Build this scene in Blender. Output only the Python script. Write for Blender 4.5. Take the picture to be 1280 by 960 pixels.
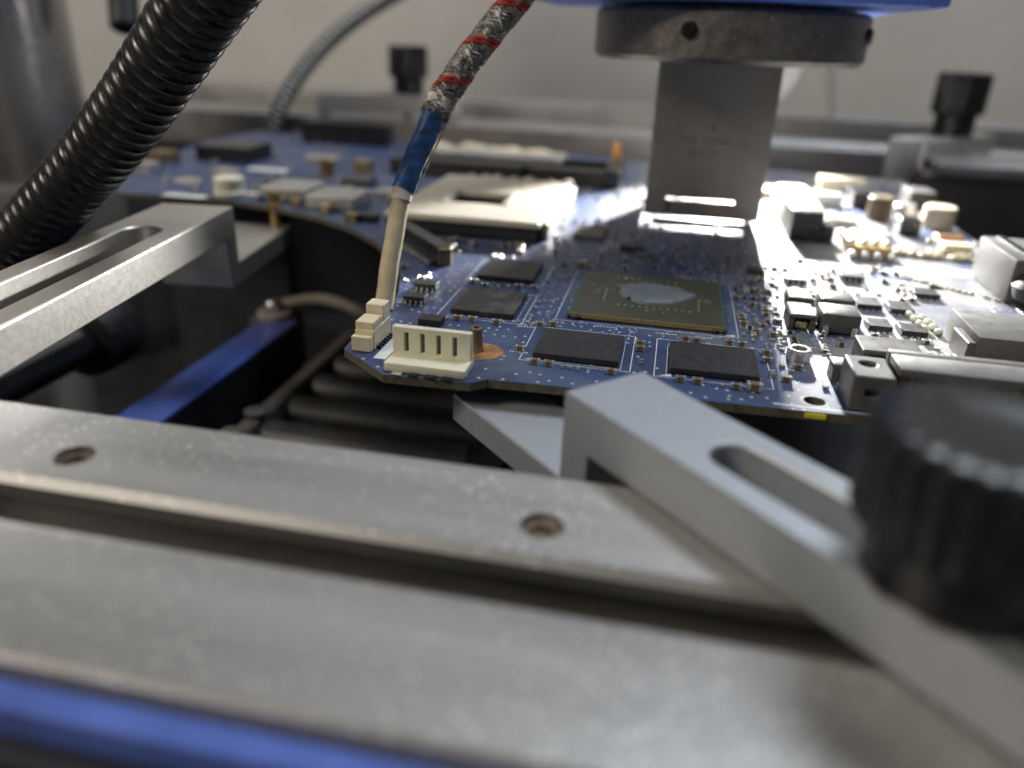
import bpy, bmesh, math, random
from mathutils import Vector, Matrix
random.seed(7)
S = 0.001                      # everything below is written in millimetres
R = math.radians
sc = bpy.context.scene
col = sc.collection
for o in list(bpy.data.objects): bpy.data.objects.remove(o)

# ------------------------------------------------------------------ camera
cam_d = bpy.data.cameras.new('camera'); cam = bpy.data.objects.new('camera', cam_d); col.objects.link(cam)
CAM = Vector((1.2, -149.8, 48.46)); pitch, yaw, roll = R(24.678), R(10.748), R(2.249)
fw = Vector((-math.sin(yaw)*math.cos(pitch), math.cos(yaw)*math.cos(pitch), -math.sin(pitch)))
rt = Vector((math.cos(yaw), math.sin(yaw), 0)); up = rt.cross(fw)
rt, up = rt*math.cos(roll)+up*math.sin(roll), up*math.cos(roll)-rt*math.sin(roll)
mw = Matrix((rt, up, -fw)).transposed().to_4x4(); mw.translation = CAM*S
cam.matrix_world = mw
cam_d.sensor_width = 36; cam_d.lens = 27.0; cam_d.clip_start = 0.002; cam_d.clip_end = 20
cam_d.dof.use_dof = True; cam_d.dof.focus_distance = 0.130; cam_d.dof.aperture_fstop = 9.6
sc.camera = cam

# ------------------------------------------------------------------ world, lamps, exposure
w = bpy.data.worlds.new('World'); sc.world = w; w.use_nodes = True
w.node_tree.nodes['Background'].inputs[0].default_value = (0.84, 0.83, 0.82, 1)
w.node_tree.nodes['Background'].inputs[1].default_value = 0.11
def area(name, loc, target, size, power, colr, spread=180, shape='DISK', size_y=None):
    d = bpy.data.lights.new(name, 'AREA'); d.shape = shape; d.size = size*S; d.energy = power; d.color = colr; d.spread = R(spread)
    if size_y: d.size_y = size_y*S
    o = bpy.data.objects.new(name, d); col.objects.link(o); o.location = Vector(loc)*S
    o.rotation_euler = (Vector(target)-Vector(loc)).to_track_quat('-Z', 'Y').to_euler()
    return o
area('room_light_warm', (-620, -420, 560), (-60, 0, 0), 300, 3.8, (1.0, 0.88, 0.72))
area('ceiling_light_cool', (260, 330, 980), (0, 0, 0), 420, 6.5, (0.84, 0.92, 1.0), shape='RECTANGLE', size_y=240)
sc.view_settings.view_transform = 'Standard'; sc.view_settings.look = 'None'
sc.view_settings.exposure = 0.0; sc.view_settings.gamma = 1.0; sc.view_settings.use_curve_mapping = False
sc.cycles.use_denoising = True
sc.cycles.max_bounces = 8; sc.cycles.caustics_reflective = False; sc.cycles.caustics_refractive = False

# ------------------------------------------------------------------ materials
def M(name, colr, rough=0.5, metal=0.0, var=0.12, vscale=250, bump=0.0, bscale=600, coat=0.0, col2=None, stretch=None,
      rvar=0.1, spec=0.5, dirt=0.0, dcol=(0.05, 0.045, 0.04), dscale=60, speck=0.0, sscale=700, scol=(0.75, 0.73, 0.68)):
    m = bpy.data.materials.new(name); m.use_nodes = True; nt = m.node_tree; N, L = nt.nodes, nt.links
    b = N['Principled BSDF']; tc = N.new('ShaderNodeTexCoord')
    vec = tc.outputs['Object']
    if stretch:
        mp = N.new('ShaderNodeMapping'); mp.inputs['Scale'].default_value = stretch; L.new(vec, mp.inputs[0]); vecs = mp.outputs[0]
    else: vecs = vec
    n = N.new('ShaderNodeTexNoise'); n.inputs['Scale'].default_value = vscale; n.inputs['Detail'].default_value = 5; n.inputs['Roughness'].default_value = .62
    L.new(vecs, n.inputs['Vector'])
    mx = N.new('ShaderNodeMix'); mx.data_type = 'RGBA'
    c2 = col2 or tuple(min(1, c*(1+var*2.2)) for c in colr); c1 = tuple(c*(1-var) for c in colr)
    mx.inputs[6].default_value = (*c1, 1); mx.inputs[7].default_value = (*c2, 1)
    cr = N.new('ShaderNodeValToRGB'); cr.color_ramp.elements[0].position = .33; cr.color_ramp.elements[1].position = .68
    L.new(n.outputs[0], cr.inputs[0]); L.new(cr.outputs[0], mx.inputs[0])
    out = mx.outputs[2]
    rmap = N.new('ShaderNodeMapRange'); rmap.inputs[1].default_value = .3; rmap.inputs[2].default_value = .7
    rmap.inputs[3].default_value = max(.03, rough-rvar); rmap.inputs[4].default_value = min(1, rough+rvar)
    L.new(n.outputs[0], rmap.inputs[0]); L.new(rmap.outputs[0], b.inputs['Roughness'])
    if dirt > 0:
        n2 = N.new('ShaderNodeTexNoise'); n2.inputs['Scale'].default_value = dscale; n2.inputs['Detail'].default_value = 7; n2.inputs['Roughness'].default_value = .7
        L.new(vec, n2.inputs['Vector'])
        r2 = N.new('ShaderNodeValToRGB'); r2.color_ramp.elements[0].position = .52; r2.color_ramp.elements[1].position = .72
        r2.color_ramp.elements[1].color = (dirt, dirt, dirt, 1); L.new(n2.outputs[0], r2.inputs[0])
        m2 = N.new('ShaderNodeMix'); m2.data_type = 'RGBA'; L.new(r2.outputs[0], m2.inputs[0]); L.new(out, m2.inputs[6]); m2.inputs[7].default_value = (*dcol, 1)
        out = m2.outputs[2]
    if speck > 0:
        v = N.new('ShaderNodeTexVoronoi'); v.inputs['Scale'].default_value = sscale; L.new(vec, v.inputs['Vector'])
        n3 = N.new('ShaderNodeTexNoise'); n3.inputs['Scale'].default_value = 45; n3.inputs['Detail'].default_value = 3; L.new(vec, n3.inputs['Vector'])
        th = N.new('ShaderNodeMath'); th.operation = 'MULTIPLY'; L.new(n3.outputs[0], th.inputs[0]); th.inputs[1].default_value = speck
        sp = N.new('ShaderNodeSeparateColor'); L.new(v.outputs['Color'], sp.inputs[0])
        th2 = N.new('ShaderNodeMath'); th2.operation = 'MULTIPLY'; L.new(sp.outputs[0], th2.inputs[0]); L.new(th.outputs[0], th2.inputs[1])
        lt = N.new('ShaderNodeMath'); lt.operation = 'LESS_THAN'; L.new(v.outputs['Distance'], lt.inputs[0]); L.new(th2.outputs[0], lt.inputs[1])
        m3 = N.new('ShaderNodeMix'); m3.data_type = 'RGBA'; L.new(lt.outputs[0], m3.inputs[0]); L.new(out, m3.inputs[6]); m3.inputs[7].default_value = (*scol, 1)
        out = m3.outputs[2]
    L.new(out, b.inputs['Base Color'])
    b.inputs['Metallic'].default_value = metal
    b.inputs['Specular IOR Level'].default_value = spec
    b.inputs['Coat Weight'].default_value = coat; b.inputs['Coat Roughness'].default_value = .12
    if bump > 0:
        nb = N.new('ShaderNodeTexNoise'); nb.inputs['Scale'].default_value = bscale; nb.inputs['Detail'].default_value = 4
        L.new(vecs, nb.inputs['Vector'])
        bp = N.new('ShaderNodeBump'); bp.inputs['Strength'].default_value = bump; bp.inputs['Distance'].default_value = .0003
        L.new(nb.outputs[0], bp.inputs['Height']); L.new(bp.outputs[0], b.inputs['Normal'])
    return m

alu = M('brushed_aluminium', (.37, .365, .36), .5, .55, .08, 90, .10, 1500, stretch=(.12, 1.5, 1.5), rvar=.05, dirt=.3, dcol=(.25, .245, .24), dscale=28, speck=.62, sscale=1150, scol=(.70, .69, .66))
alu_arm = M('milled_aluminium', (.66, .64, .60), .40, .92, .03, 900, rvar=.02, bump=.05, bscale=2500, dirt=.06, dcol=(.5, .47, .4), dscale=70)
alu_blast = M('anodised_aluminium', (.47, .50, .54), .48, .6, .03, 900, .04, 3000, rvar=.03, dirt=.10, dcol=(.36, .34, .27), dscale=55)
slot_m = M('shaded_slot', (.19, .185, .18), .42, .5, .3, 90, .1, 900, stretch=(.2, 1.5, 1.5), dirt=.9, dcol=(.035, .03, .026), dscale=14)  # shade inside the slot, painted as dark metal
steel = M('steel_post', (.42, .41, .41), .3, .9, .08, 30, .03, 900)
nozzle_m = M('nozzle_steel', (.33, .31, .29), .36, .75, .08, 90, .05, 500, dirt=.25, dcol=(.20, .17, .12), dscale=60)
collar_m = M('collar_metal', (.20, .19, .18), .42, .8, .15, 500, .15, 1600, speck=.3, sscale=900)
blackp = M('black_plastic', (.010, .010, .012), .28, 0, .3, 500, .1, 1500)
rubber = M('black_rubber', (.010, .010, .012), .55, 0, .3, 300, .15, 900)
hose_m = M('hose_plastic', (.011, .011, .012), .30, 0, .5, 300, .12, 900, dirt=.5, dcol=(.035, .033, .03), dscale=120)
bluep = M('blue_paint', (.085, .145, .48), .42, 0, .08, 150, .05, 1200, dirt=.35, dcol=(.06, .08, .25), dscale=60)
bluehead = M('blue_enamel', (.09, .19, .68), .35, 0, .06, 150, .04, 900, dirt=.2, dcol=(.04, .06, .2), dscale=90)
wall_m = M('grey_panel_paint', (.82, .81, .79), .6, 0, .04, 12, .02, 200)
rail2_m = M('dull_rail', (.34, .33, .33), .45, .6, .08, 60)
darkgrey = M('dark_grey_paint', (.10, .09, .082), .55, 0, .15, 40)
tray_m = M('black_tray', (.012, .012, .016), .6, 0, .3, 60)
heat_m = M('heater_tube', (.035, .036, .039), .42, .1, .25, 200, .1, 700)
black_chip = M('chip_epoxy', (.018, .018, .020), .46, 0, .2, 900, .06, 2500, dirt=.35, dcol=(.045, .045, .048), dscale=300)
chalk_chip = M('chip_epoxy_scuffed', (.017, .017, .019), .42, 0, .2, 900, .06, 2500, dirt=.8, dcol=(.16, .16, .165), dscale=260)
gpu_m = M('package_substrate', (.052, .056, .036), .38, 0, .1, 400, .03, 1500)
gpu_edge = M('package_edge', (.27, .20, .085), .5, 0, .15, 900)
mask_green = M('solder_mask_green', (.02, .10, .06), .4, 0, .1, 500)
paste = M('thermal_paste', (.13, .155, .18), .5, 0, .12, 350, .35, 700, dirt=.4, dcol=(.10, .115, .13), dscale=300)
cream = M('cream_nylon', (.72, .64, .45), .45, 0, .06, 300, .04, 900, dirt=.3, dcol=(.52, .42, .24), dscale=120)
cream_w = M('white_nylon', (.74, .73, .58), .42, 0, .05, 300, .04, 900, dirt=.25, dcol=(.60, .52, .30), dscale=100)
socket_m = M('socket_plastic', (.50, .47, .40), .5, 0, .05, 300, .25, 1700, dirt=.2, dcol=(.42, .37, .29), dscale=60)
brass = M('brass', (.34, .235, .11), .35, .9, .2, 400, .1, 900)
copper = M('copper_pad', (.44, .22, .09), .4, .6, .2, 500)
gold = M('gold_contact', (.52, .42, .22), .3, .9, .15, 500)
tin = M('tinned_solder', (.70, .69, .66), .28, .85, .15, 900, .15, 1500)
ceramic_tan = M('capacitor_ceramic', (.13, .095, .05), .45, 0, .25, 900)
ceramic_org = M('capacitor_orange', (.50, .22, .06), .45, 0, .2, 900)
silver_can = M('metal_can', (.50, .50, .48), .42, .75, .08, 300, .08, 900)
ferrite = M('ferrite_body', (.075, .072, .07), .46, 0, .15, 700, .15, 1500)
grey_plastic = M('grey_plastic', (.085, .082, .08), .5, 0, .12, 300, .1, 1200)
silk_m = M('silkscreen_ink', (.62, .64, .66), .55, 0, .05, 900)
label_m = M('paper_label', (.70, .72, .68), .6, 0, .06, 300, dirt=.3, dcol=(.5, .5, .46), dscale=150)
fr4 = M('board_edge', (.09, .085, .06), .55, 0, .25, 600)
yellow = M('yellow_glow_paint', (.75, .62, .04), .35, 0, .1, 900)  # yellow stands in for light glowing through the board edge
amber = M('amber_plastic', (.65, .28, .04), .4, 0, .2, 500)
white_p = M('white_plastic', (.80, .79, .76), .45, 0, .04, 200)
ceramic_st = M('ceramic_stick', (.55, .47, .31), .6, 0, .12, 300, .2, 900, dirt=.35, dcol=(.34, .30, .22), dscale=200)
ceramic_wh = M('glass_tape', (.66, .62, .54), .65, 0, .12, 500, .2, 1500)
sleeve_m = M('blue_sleeve', (.018, .085, .24), .42, 0, .3, 260, .5, 420, dirt=.5, dcol=(.008, .03, .10), dscale=160)
braid_g = M('braid_grey', (.085, .078, .07), .4, .2, .5, 700, .2, 2500, col2=(.38, .36, .33))
braid_w = M('braid_white', (.60, .57, .50), .55, 0, .3, 700)
braid_r = M('braid_red', (.36, .025, .015), .6, 0, .3, 900)
cable_m = M('cream_cable', (.30, .27, .22), .5, 0, .1, 200)
foil = M('crumpled_foil', (.62, .60, .57), .22, .95, .1, 400, .9, 220)
gunk = M('flux_residue', (.42, .36, .24), .35, 0, .2, 500, .4, 700)
screw_m = M('black_steel', (.02, .02, .02), .3, .6, .2, 500)
engr = M('engraving', (.15, .135, .12), .55, .3, .1, 500)

def pcb_material():
    m = bpy.data.materials.new('blue_solder_mask'); m.use_nodes = True; nt = m.node_tree; N, L = nt.nodes, nt.links
    b = N['Principled BSDF']; tc = N.new('ShaderNodeTexCoord'); vec = tc.outputs['Object']
    def noise(scale, det=4):
        n = N.new('ShaderNodeTexNoise'); n.inputs['Scale'].default_value = scale; n.inputs['Detail'].default_value = det; L.new(vec, n.inputs['Vector']); return n.outputs[0]
    def math_(op, a, c=None, d=None):
        k = N.new('ShaderNodeMath'); k.operation = op
        for i, q in enumerate((a, c)):
            if q is None: continue
            if isinstance(q, (int, float)): k.inputs[i].default_value = q
            else: L.new(q, k.inputs[i])
        return k.outputs[0]
    def mix(fac, a, c):
        k = N.new('ShaderNodeMix'); k.data_type = 'RGBA'; L.new(fac, k.inputs[0])
        for i, q in ((6, a), (7, c)):
            if isinstance(q, tuple): k.inputs[i].default_value = (*q, 1)
            else: L.new(q, k.inputs[i])
        return k.outputs[2]
    # routed areas: cells choose a trace direction
    cell = N.new('ShaderNodeTexVoronoi'); cell.voronoi_dimensions = '2D'; cell.inputs['Scale'].default_value = 85; cell.distance = 'CHEBYCHEV'; L.new(vec, cell.inputs['Vector'])
    cs = N.new('ShaderNodeSeparateColor'); L.new(cell.outputs['Color'], cs.inputs[0])
    def lines(rot):
        mp = N.new('ShaderNodeMapping'); mp.inputs['Rotation'].default_value = (0, 0, R(rot)); L.new(vec, mp.inputs[0])
        wv = N.new('ShaderNodeTexWave'); wv.wave_type = 'BANDS'; wv.bands_direction = 'X'; wv.inputs['Scale'].default_value = 520; wv.inputs['Distortion'].default_value = 0
        L.new(mp.outputs[0], wv.inputs['Vector'])
        return math_('GREATER_THAN', wv.outputs['Fac'], .62)
    l0, l1, l2 = lines(0), lines(90), lines(45)
    a = math_('MULTIPLY', l0, math_('LESS_THAN', cs.outputs[0], .30))
    c = math_('MULTIPLY', l1, math_('GREATER_THAN', cs.outputs[0], .62))
    d = math_('MULTIPLY', math_('MULTIPLY', l2, math_('GREATER_THAN', cs.outputs[0], .30)), math_('LESS_THAN', cs.outputs[0], .42))
    tr = math_('MAXIMUM', math_('MAXIMUM', a, c), d)
    base = mix(noise(60), (.007, .020, .075), (.012, .036, .130))
    base = mix(math_('MULTIPLY', tr, .75), base, (.034, .084, .235))
    # copper pour patches, slightly lighter
    pour = N.new('ShaderNodeValToRGB'); pour.color_ramp.elements[0].position = .5; pour.color_ramp.elements[1].position = .52; L.new(noise(38, 1), pour.inputs[0])
    base = mix(math_('MULTIPLY', pour.outputs[0], .35), base, (.027, .066, .188))
    # vias
    v = N.new('ShaderNodeTexVoronoi'); v.voronoi_dimensions = '2D'; v.inputs['Scale'].default_value = 560; L.new(vec, v.inputs['Vector'])
    vs = N.new('ShaderNodeSeparateColor'); L.new(v.outputs['Color'], vs.inputs[0])
    via = math_('MULTIPLY', math_('LESS_THAN', v.outputs['Distance'], .15), math_('GREATER_THAN', vs.outputs[0], .72))
    base = mix(via, base, (.50, .52, .52))
    # dried flux
    fl = N.new('ShaderNodeValToRGB'); fl.color_ramp.elements[0].position = .50; fl.color_ramp.elements[1].position = .70; L.new(noise(34, 8), fl.inputs[0])
    base = mix(math_('MULTIPLY', fl.outputs[0], .5), base, (.16, .18, .22))
    sx = N.new('ShaderNodeSeparateXYZ'); L.new(vec, sx.inputs[0])          # beige flux crust on the reworked side, spread wider to paint in lamp glare
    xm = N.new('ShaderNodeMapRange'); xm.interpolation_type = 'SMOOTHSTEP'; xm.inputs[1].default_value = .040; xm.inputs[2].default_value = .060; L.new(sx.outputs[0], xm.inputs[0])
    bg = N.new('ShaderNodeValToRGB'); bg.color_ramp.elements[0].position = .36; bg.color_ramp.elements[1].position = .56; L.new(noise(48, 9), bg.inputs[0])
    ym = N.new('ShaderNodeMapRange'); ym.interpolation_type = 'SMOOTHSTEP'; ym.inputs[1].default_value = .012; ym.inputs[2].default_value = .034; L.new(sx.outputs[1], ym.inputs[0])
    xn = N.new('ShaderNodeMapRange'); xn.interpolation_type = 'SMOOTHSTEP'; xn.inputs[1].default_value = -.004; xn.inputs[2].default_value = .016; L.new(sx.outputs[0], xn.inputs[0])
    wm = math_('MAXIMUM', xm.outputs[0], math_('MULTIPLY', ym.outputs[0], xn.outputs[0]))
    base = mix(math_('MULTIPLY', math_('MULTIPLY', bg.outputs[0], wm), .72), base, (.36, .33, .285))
    L.new(base, b.inputs['Base Color'])
    rr = N.new('ShaderNodeMapRange'); b.inputs['Specular IOR Level'].default_value = .55; b.inputs['Coat Weight'].default_value = .35; b.inputs['Coat IOR'].default_value = 1.5; b.inputs['Coat Roughness'].default_value = .45; rr.inputs[3].default_value = .36; rr.inputs[4].default_value = .66; L.new(noise(90, 6), rr.inputs[0]); L.new(rr.outputs[0], b.inputs['Roughness'])
    bp = N.new('ShaderNodeBump'); bp.inputs['Strength'].default_value = .35; bp.inputs['Distance'].default_value = .00012
    h = math_('ADD', math_('MULTIPLY', tr, .5), math_('ADD', math_('MULTIPLY', via, .8), noise(700, 3)))
    L.new(h, bp.inputs['Height']); L.new(bp.outputs[0], b.inputs['Normal'])
    return m
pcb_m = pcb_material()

# ------------------------------------------------------------------ mesh helpers (mm in, metres out)
def rot2(x, y, a): return (x*math.cos(a)-y*math.sin(a), x*math.sin(a)+y*math.cos(a))
class MB:
    def __init__(s): s.bm = bmesh.new()
    def box(s, x0, x1, y0, y1, z0, z1, rz=0, taper=0):
        cx, cy = (x0+x1)/2, (y0+y1)/2; vs = []
        for z, t in ((z0, 0), (z1, taper)):
            for x, y in ((x0+t, y0+t), (x1-t, y0+t), (x1-t, y1-t), (x0+t, y1-t)):
                a, b = rot2(x-cx, y-cy, rz); vs.append(s.bm.verts.new((a+cx, b+cy, z)))
        for f in ((3, 2, 1, 0), (4, 5, 6, 7), (0, 1, 5, 4), (1, 2, 6, 5), (2, 3, 7, 6), (3, 0, 4, 7)): s.bm.faces.new([vs[i] for i in f])
        return s
    def prism(s, poly, z0, z1, holes=()):
        edges = []
        for loop in [poly, *holes]:
            vs = [s.bm.verts.new((x, y, z0)) for x, y in loop]
            edges += [s.bm.edges.new((vs[i], vs[(i+1) % len(vs)])) for i in range(len(vs))]
        r = bmesh.ops.triangle_fill(s.bm, use_beauty=True, use_dissolve=False, edges=edges)
        fs = [g for g in r['geom'] if isinstance(g, bmesh.types.BMFace)]
        e = bmesh.ops.extrude_face_region(s.bm, geom=fs)
        bmesh.ops.translate(s.bm, verts=[g for g in e['geom'] if isinstance(g, bmesh.types.BMVert)], vec=(0, 0, z1-z0))
        return s
    def lathe(s, prof, c=(0, 0), n=32, cap=True, mod=None):
        rings = []
        for k, (r, z) in enumerate(prof):
            ring = []
            for i in range(n):
                a = 2*math.pi*i/n; q = r*(mod(a, k) if mod else 1)
                ring.append(s.bm.verts.new((c[0]+q*math.cos(a), c[1]+q*math.sin(a), z)))
            rings.append(ring)
        for a, b in zip(rings, rings[1:]):
            for i in range(n): s.bm.faces.new((a[i], a[(i+1) % n], b[(i+1) % n], b[i]))
        if cap: s.bm.faces.new(rings[0][::-1]); s.bm.faces.new(rings[-1])
        return s
    def cyl(s, r, z0, z1, c=(0, 0), n=24): return s.lathe([(r, z0), (r, z1)], c, n)
    def tube(s, pts, rad, n=12, cap=True):
        P = [Vector(p) for p in pts]; rings = []
        fr = None
        for i, p in enumerate(P):
            t = (P[min(i+1, len(P)-1)]-P[max(i-1, 0)]).normalized()
            if fr is None:
                fr = t.cross(Vector((0.3, 0.2, 1)) if abs(t.z) < .95 else Vector((1, 0, 0))).normalized()
            fr = (fr - t*fr.dot(t)).normalized(); bn = t.cross(fr)
            ring = []
            for k in range(n):
                a = 2*math.pi*k/n; q = rad(i, a) if callable(rad) else rad
                ring.append(s.bm.verts.new(p+(fr*math.cos(a)+bn*math.sin(a))*q))
            rings.append(ring)
        for a, b in zip(rings, rings[1:]):
            for i in range(n): s.bm.faces.new((a[i], a[(i+1) % n], b[(i+1) % n], b[i]))
        if cap: s.bm.faces.new(rings[0][::-1]); s.bm.faces.new(rings[-1])
        return s
    def ball(s, c, r, seg=10, sz=1):
        m = Matrix.Translation(c) @ Matrix.Diagonal((1, 1, sz, 1))
        bmesh.ops.create_uvsphere(s.bm, u_segments=seg, v_segments=max(5, seg//2+1), radius=r, matrix=m); return s
    def mesh(s, origin=(0, 0, 0), bevel=0, seg=1, smooth=True):
        bm = s.bm; bmesh.ops.recalc_face_normals(bm, faces=bm.faces)
        if bevel:
            es = [e for e in bm.edges if len(e.link_faces) == 2 and e.calc_face_angle(0) > .6]
            bmesh.ops.bevel(bm, geom=es, offset=bevel, segments=seg, affect='EDGES', profile=.5, clamp_overlap=True)
        bmesh.ops.translate(bm, verts=bm.verts, vec=-Vector(origin)); bmesh.ops.scale(bm, verts=bm.verts, vec=(S, S, S))
        me = bpy.data.meshes.new('mesh'); bm.to_mesh(me); bm.free()
        if smooth:
            for p in me.polygons: p.use_smooth = True
            me.set_sharp_from_angle(angle=R(35))
        return me
    def build(s, name, mat, parent=None, at=None, bevel=0, seg=1, smooth=True):
        base = Vector(parent['base_mm']) if parent is not None else Vector((0, 0, 0))
        at = Vector(at) if at is not None else base
        return put(name, s.mesh(at, bevel, seg, smooth), mat, parent, at)
def put(name, me, mat, parent, at, rz=0):
    if not me.materials and mat: me.materials.append(mat)
    o = bpy.data.objects.new(name, me); col.objects.link(o)
    at = Vector(at)
    if parent is not None:
        o.parent = parent; o.location = (at-Vector(parent['base_mm']))*S
    else: o.location = at*S
    o['base_mm'] = tuple(at); o.rotation_euler = (0, 0, rz)
    return o
def thing(name, label, cat, at, group=None):
    o = bpy.data.objects.new(name, None); col.objects.link(o); o.empty_display_size = .005
    o.location = Vector(at)*S; o['base_mm'] = tuple(at); o['label'] = label; o['category'] = cat
    if group: o['group'] = group
    return o
def tag(o, label, cat, group=None):
    o['label'] = label; o['category'] = cat
    if group: o['group'] = group
    return o
def struct(o): o['kind'] = 'structure'; return o
def cut(o, cutter):
    me = cutter.mesh(Vector(o['base_mm']) if o['base_mm'] else (0, 0, 0), 0, 1, False)
    c = bpy.data.objects.new('cutter', me); col.objects.link(c)
    md = o.modifiers.new('b', 'BOOLEAN'); md.operation = 'DIFFERENCE'; md.object = c; md.solver = 'EXACT'
    par, loc = o.parent, o.location.copy(); o.parent = None; o.location = (0, 0, 0)
    bpy.context.view_layer.update()
    new = bpy.data.meshes.new_from_object(o.evaluated_get(bpy.context.evaluated_depsgraph_get()))
    o.modifiers.clear(); mats = list(o.data.materials); o.data = new
    if not new.materials:
        for m_ in mats: new.materials.append(m_)
    o.parent = par; o.location = loc
    bpy.data.objects.remove(c)
    for p in o.data.polygons: p.use_smooth = True
    o.data.set_sharp_from_angle(angle=R(35))
    return o
def soften(o, wd=.3, seg=2):
    b = o.modifiers.new('edge', 'BEVEL'); b.width = wd*S; b.segments = seg; b.limit_method = 'ANGLE'; b.angle_limit = R(40); b.harden_normals = False
    return o
def spline(pts, n=12):
    P = [Vector(p) for p in pts]; P = [P[0]*2-P[1]]+P+[P[-1]*2-P[-2]]; out = []
    for i in range(1, len(P)-2):
        for k in range(n):
            t = k/n; a, b, c, d = P[i-1:i+3]
            out.append(.5*((2*b)+(c-a)*t+(2*a-5*b+4*c-d)*t*t+(3*b-a-3*c+d)*t**3))
    out.append(P[-2]); return out
def resample(pts, step):
    out = [pts[0]]; acc = 0
    for a, b in zip(pts, pts[1:]):
        L_ = (b-a).length
        while acc+L_ >= step:
            t = (step-acc)/L_; a = a.lerp(b, t); out.append(a); L_ = (b-a).length; acc = 0
        acc += L_
    return out

# ------------------------------------------------------------------ setting: back panel, tray
struct(MB().box(-1200, 1200, 430, 436, -120, 700).build('back_panel', wall_m))
struct(MB().box(-1200, 1200, -260, 430, -96, -90).build('machine_floor', tray_m))

struct(MB().box(-330, 300, 214, 218, -89.9, -9).build('inner_wall', M('navy_inner_wall', (.022, .025, .038), .5, 0, .2, 30)))

# ------------------------------------------------------------------ rails
def rail(name, label, y0, y1, ztop, x0, x1, mat, slot=None, group='slotted clamping rails'):
    t = thing(name, label, 'rail', ((x0+x1)/2, (y0+y1)/2, ztop-16), group)
    if slot:
        a, b = slot; c = .9
        sec = [(y0+.5, ztop), (y0, ztop-.5), (y0, ztop-16), (y1, ztop-16), (y1, ztop-.5), (y1-.5, ztop), (b+c, ztop), (b, ztop-c), (b, ztop-2.6), (b+2.4, ztop-2.6), (b+2.4, ztop-7),
               (a-2.4, ztop-7), (a-2.4, ztop-2.6), (a, ztop-2.6), (a, ztop-.42), (a-.5, ztop-.2), (a-1.3, ztop)]
    else:
        sec = [(y0+.5, ztop), (y0, ztop-.5), (y0, ztop-16), (y1, ztop-16), (y1, ztop-.5), (y1-.5, ztop)]
    mb = MB(); mb.prism([(y, z) for y, z in sec], x0, x1)
    for v in mb.bm.verts: v.co = Vector((v.co.z, v.co.x, v.co.y))
    o = mb.build('rail_body', mat, t)
    if slot:
        o.data.materials.append(slot_m)
        for p in o.data.polygons:
            c_ = p.center; y_, z_ = c_.y/S+t['base_mm'][1], c_.z/S+t['base_mm'][2]
            if slot[0]-2.5 < y_ < slot[1]+2.5 and z_ < ztop-.95 and z_ > ztop-7.3 and abs(p.normal.x) < .5: p.material_index = 1
    return t, o
rail_f, rb = rail('clamping_rail', 'wide aluminium rail with a long slot and screw holes, under the big black knob', -111.6, -72.2, 1.0, -230, 200, alu, (-95.2, -88.5))
cutr = MB()
for hx in (-63.9, -7.7, 62): cutr.cyl(2.35, -9, 3, (hx, -82.6), 28)
cut(rb, cutr)
for hx in (-63.9, -7.7, 62):
    sm = MB().lathe([(2.2, -9), (2.2, .1), (2.0, .35), (1.2, .3), (1.0, -.3)], (hx, -82.6), 24).build('screw', M('socket_screw', (.16, .12, .08), .45, .6, .3, 500, .2, 900, dirt=.6, dcol=(.07, .045, .03), dscale=300) if hx < -60 else bpy.data.materials['socket_screw'], rail_f, (hx, -82.6, 0))
frame_f = tag(MB().box(-230, 200, -114.7, -111.75, -9, -.8).build('frame_beam', bluep, None, (0, -114, -9), bevel=.4, seg=2), 'blue painted frame beam running along the slotted rail front', 'beam')
struct(MB().box(-230, 200, -117.2, -114.8, -90, -3.6).build('front_skirt', tray_m, None, (0, -117, -90)))
rail_b, rb2 = rail('clamping_rail', 'dull grey rear rail along the far side of the board', 232, 268, 5.5, -330, 300, rail2_m, (246, 252))
lg = tag(MB().box(-330, 320, 292, 330, -60, 13).build('rear_cover', rail2_m, None, (0, 310, -60), bevel=1.2, seg=2), 'grey metal cover ledge behind the rear rail', 'cover')

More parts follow.
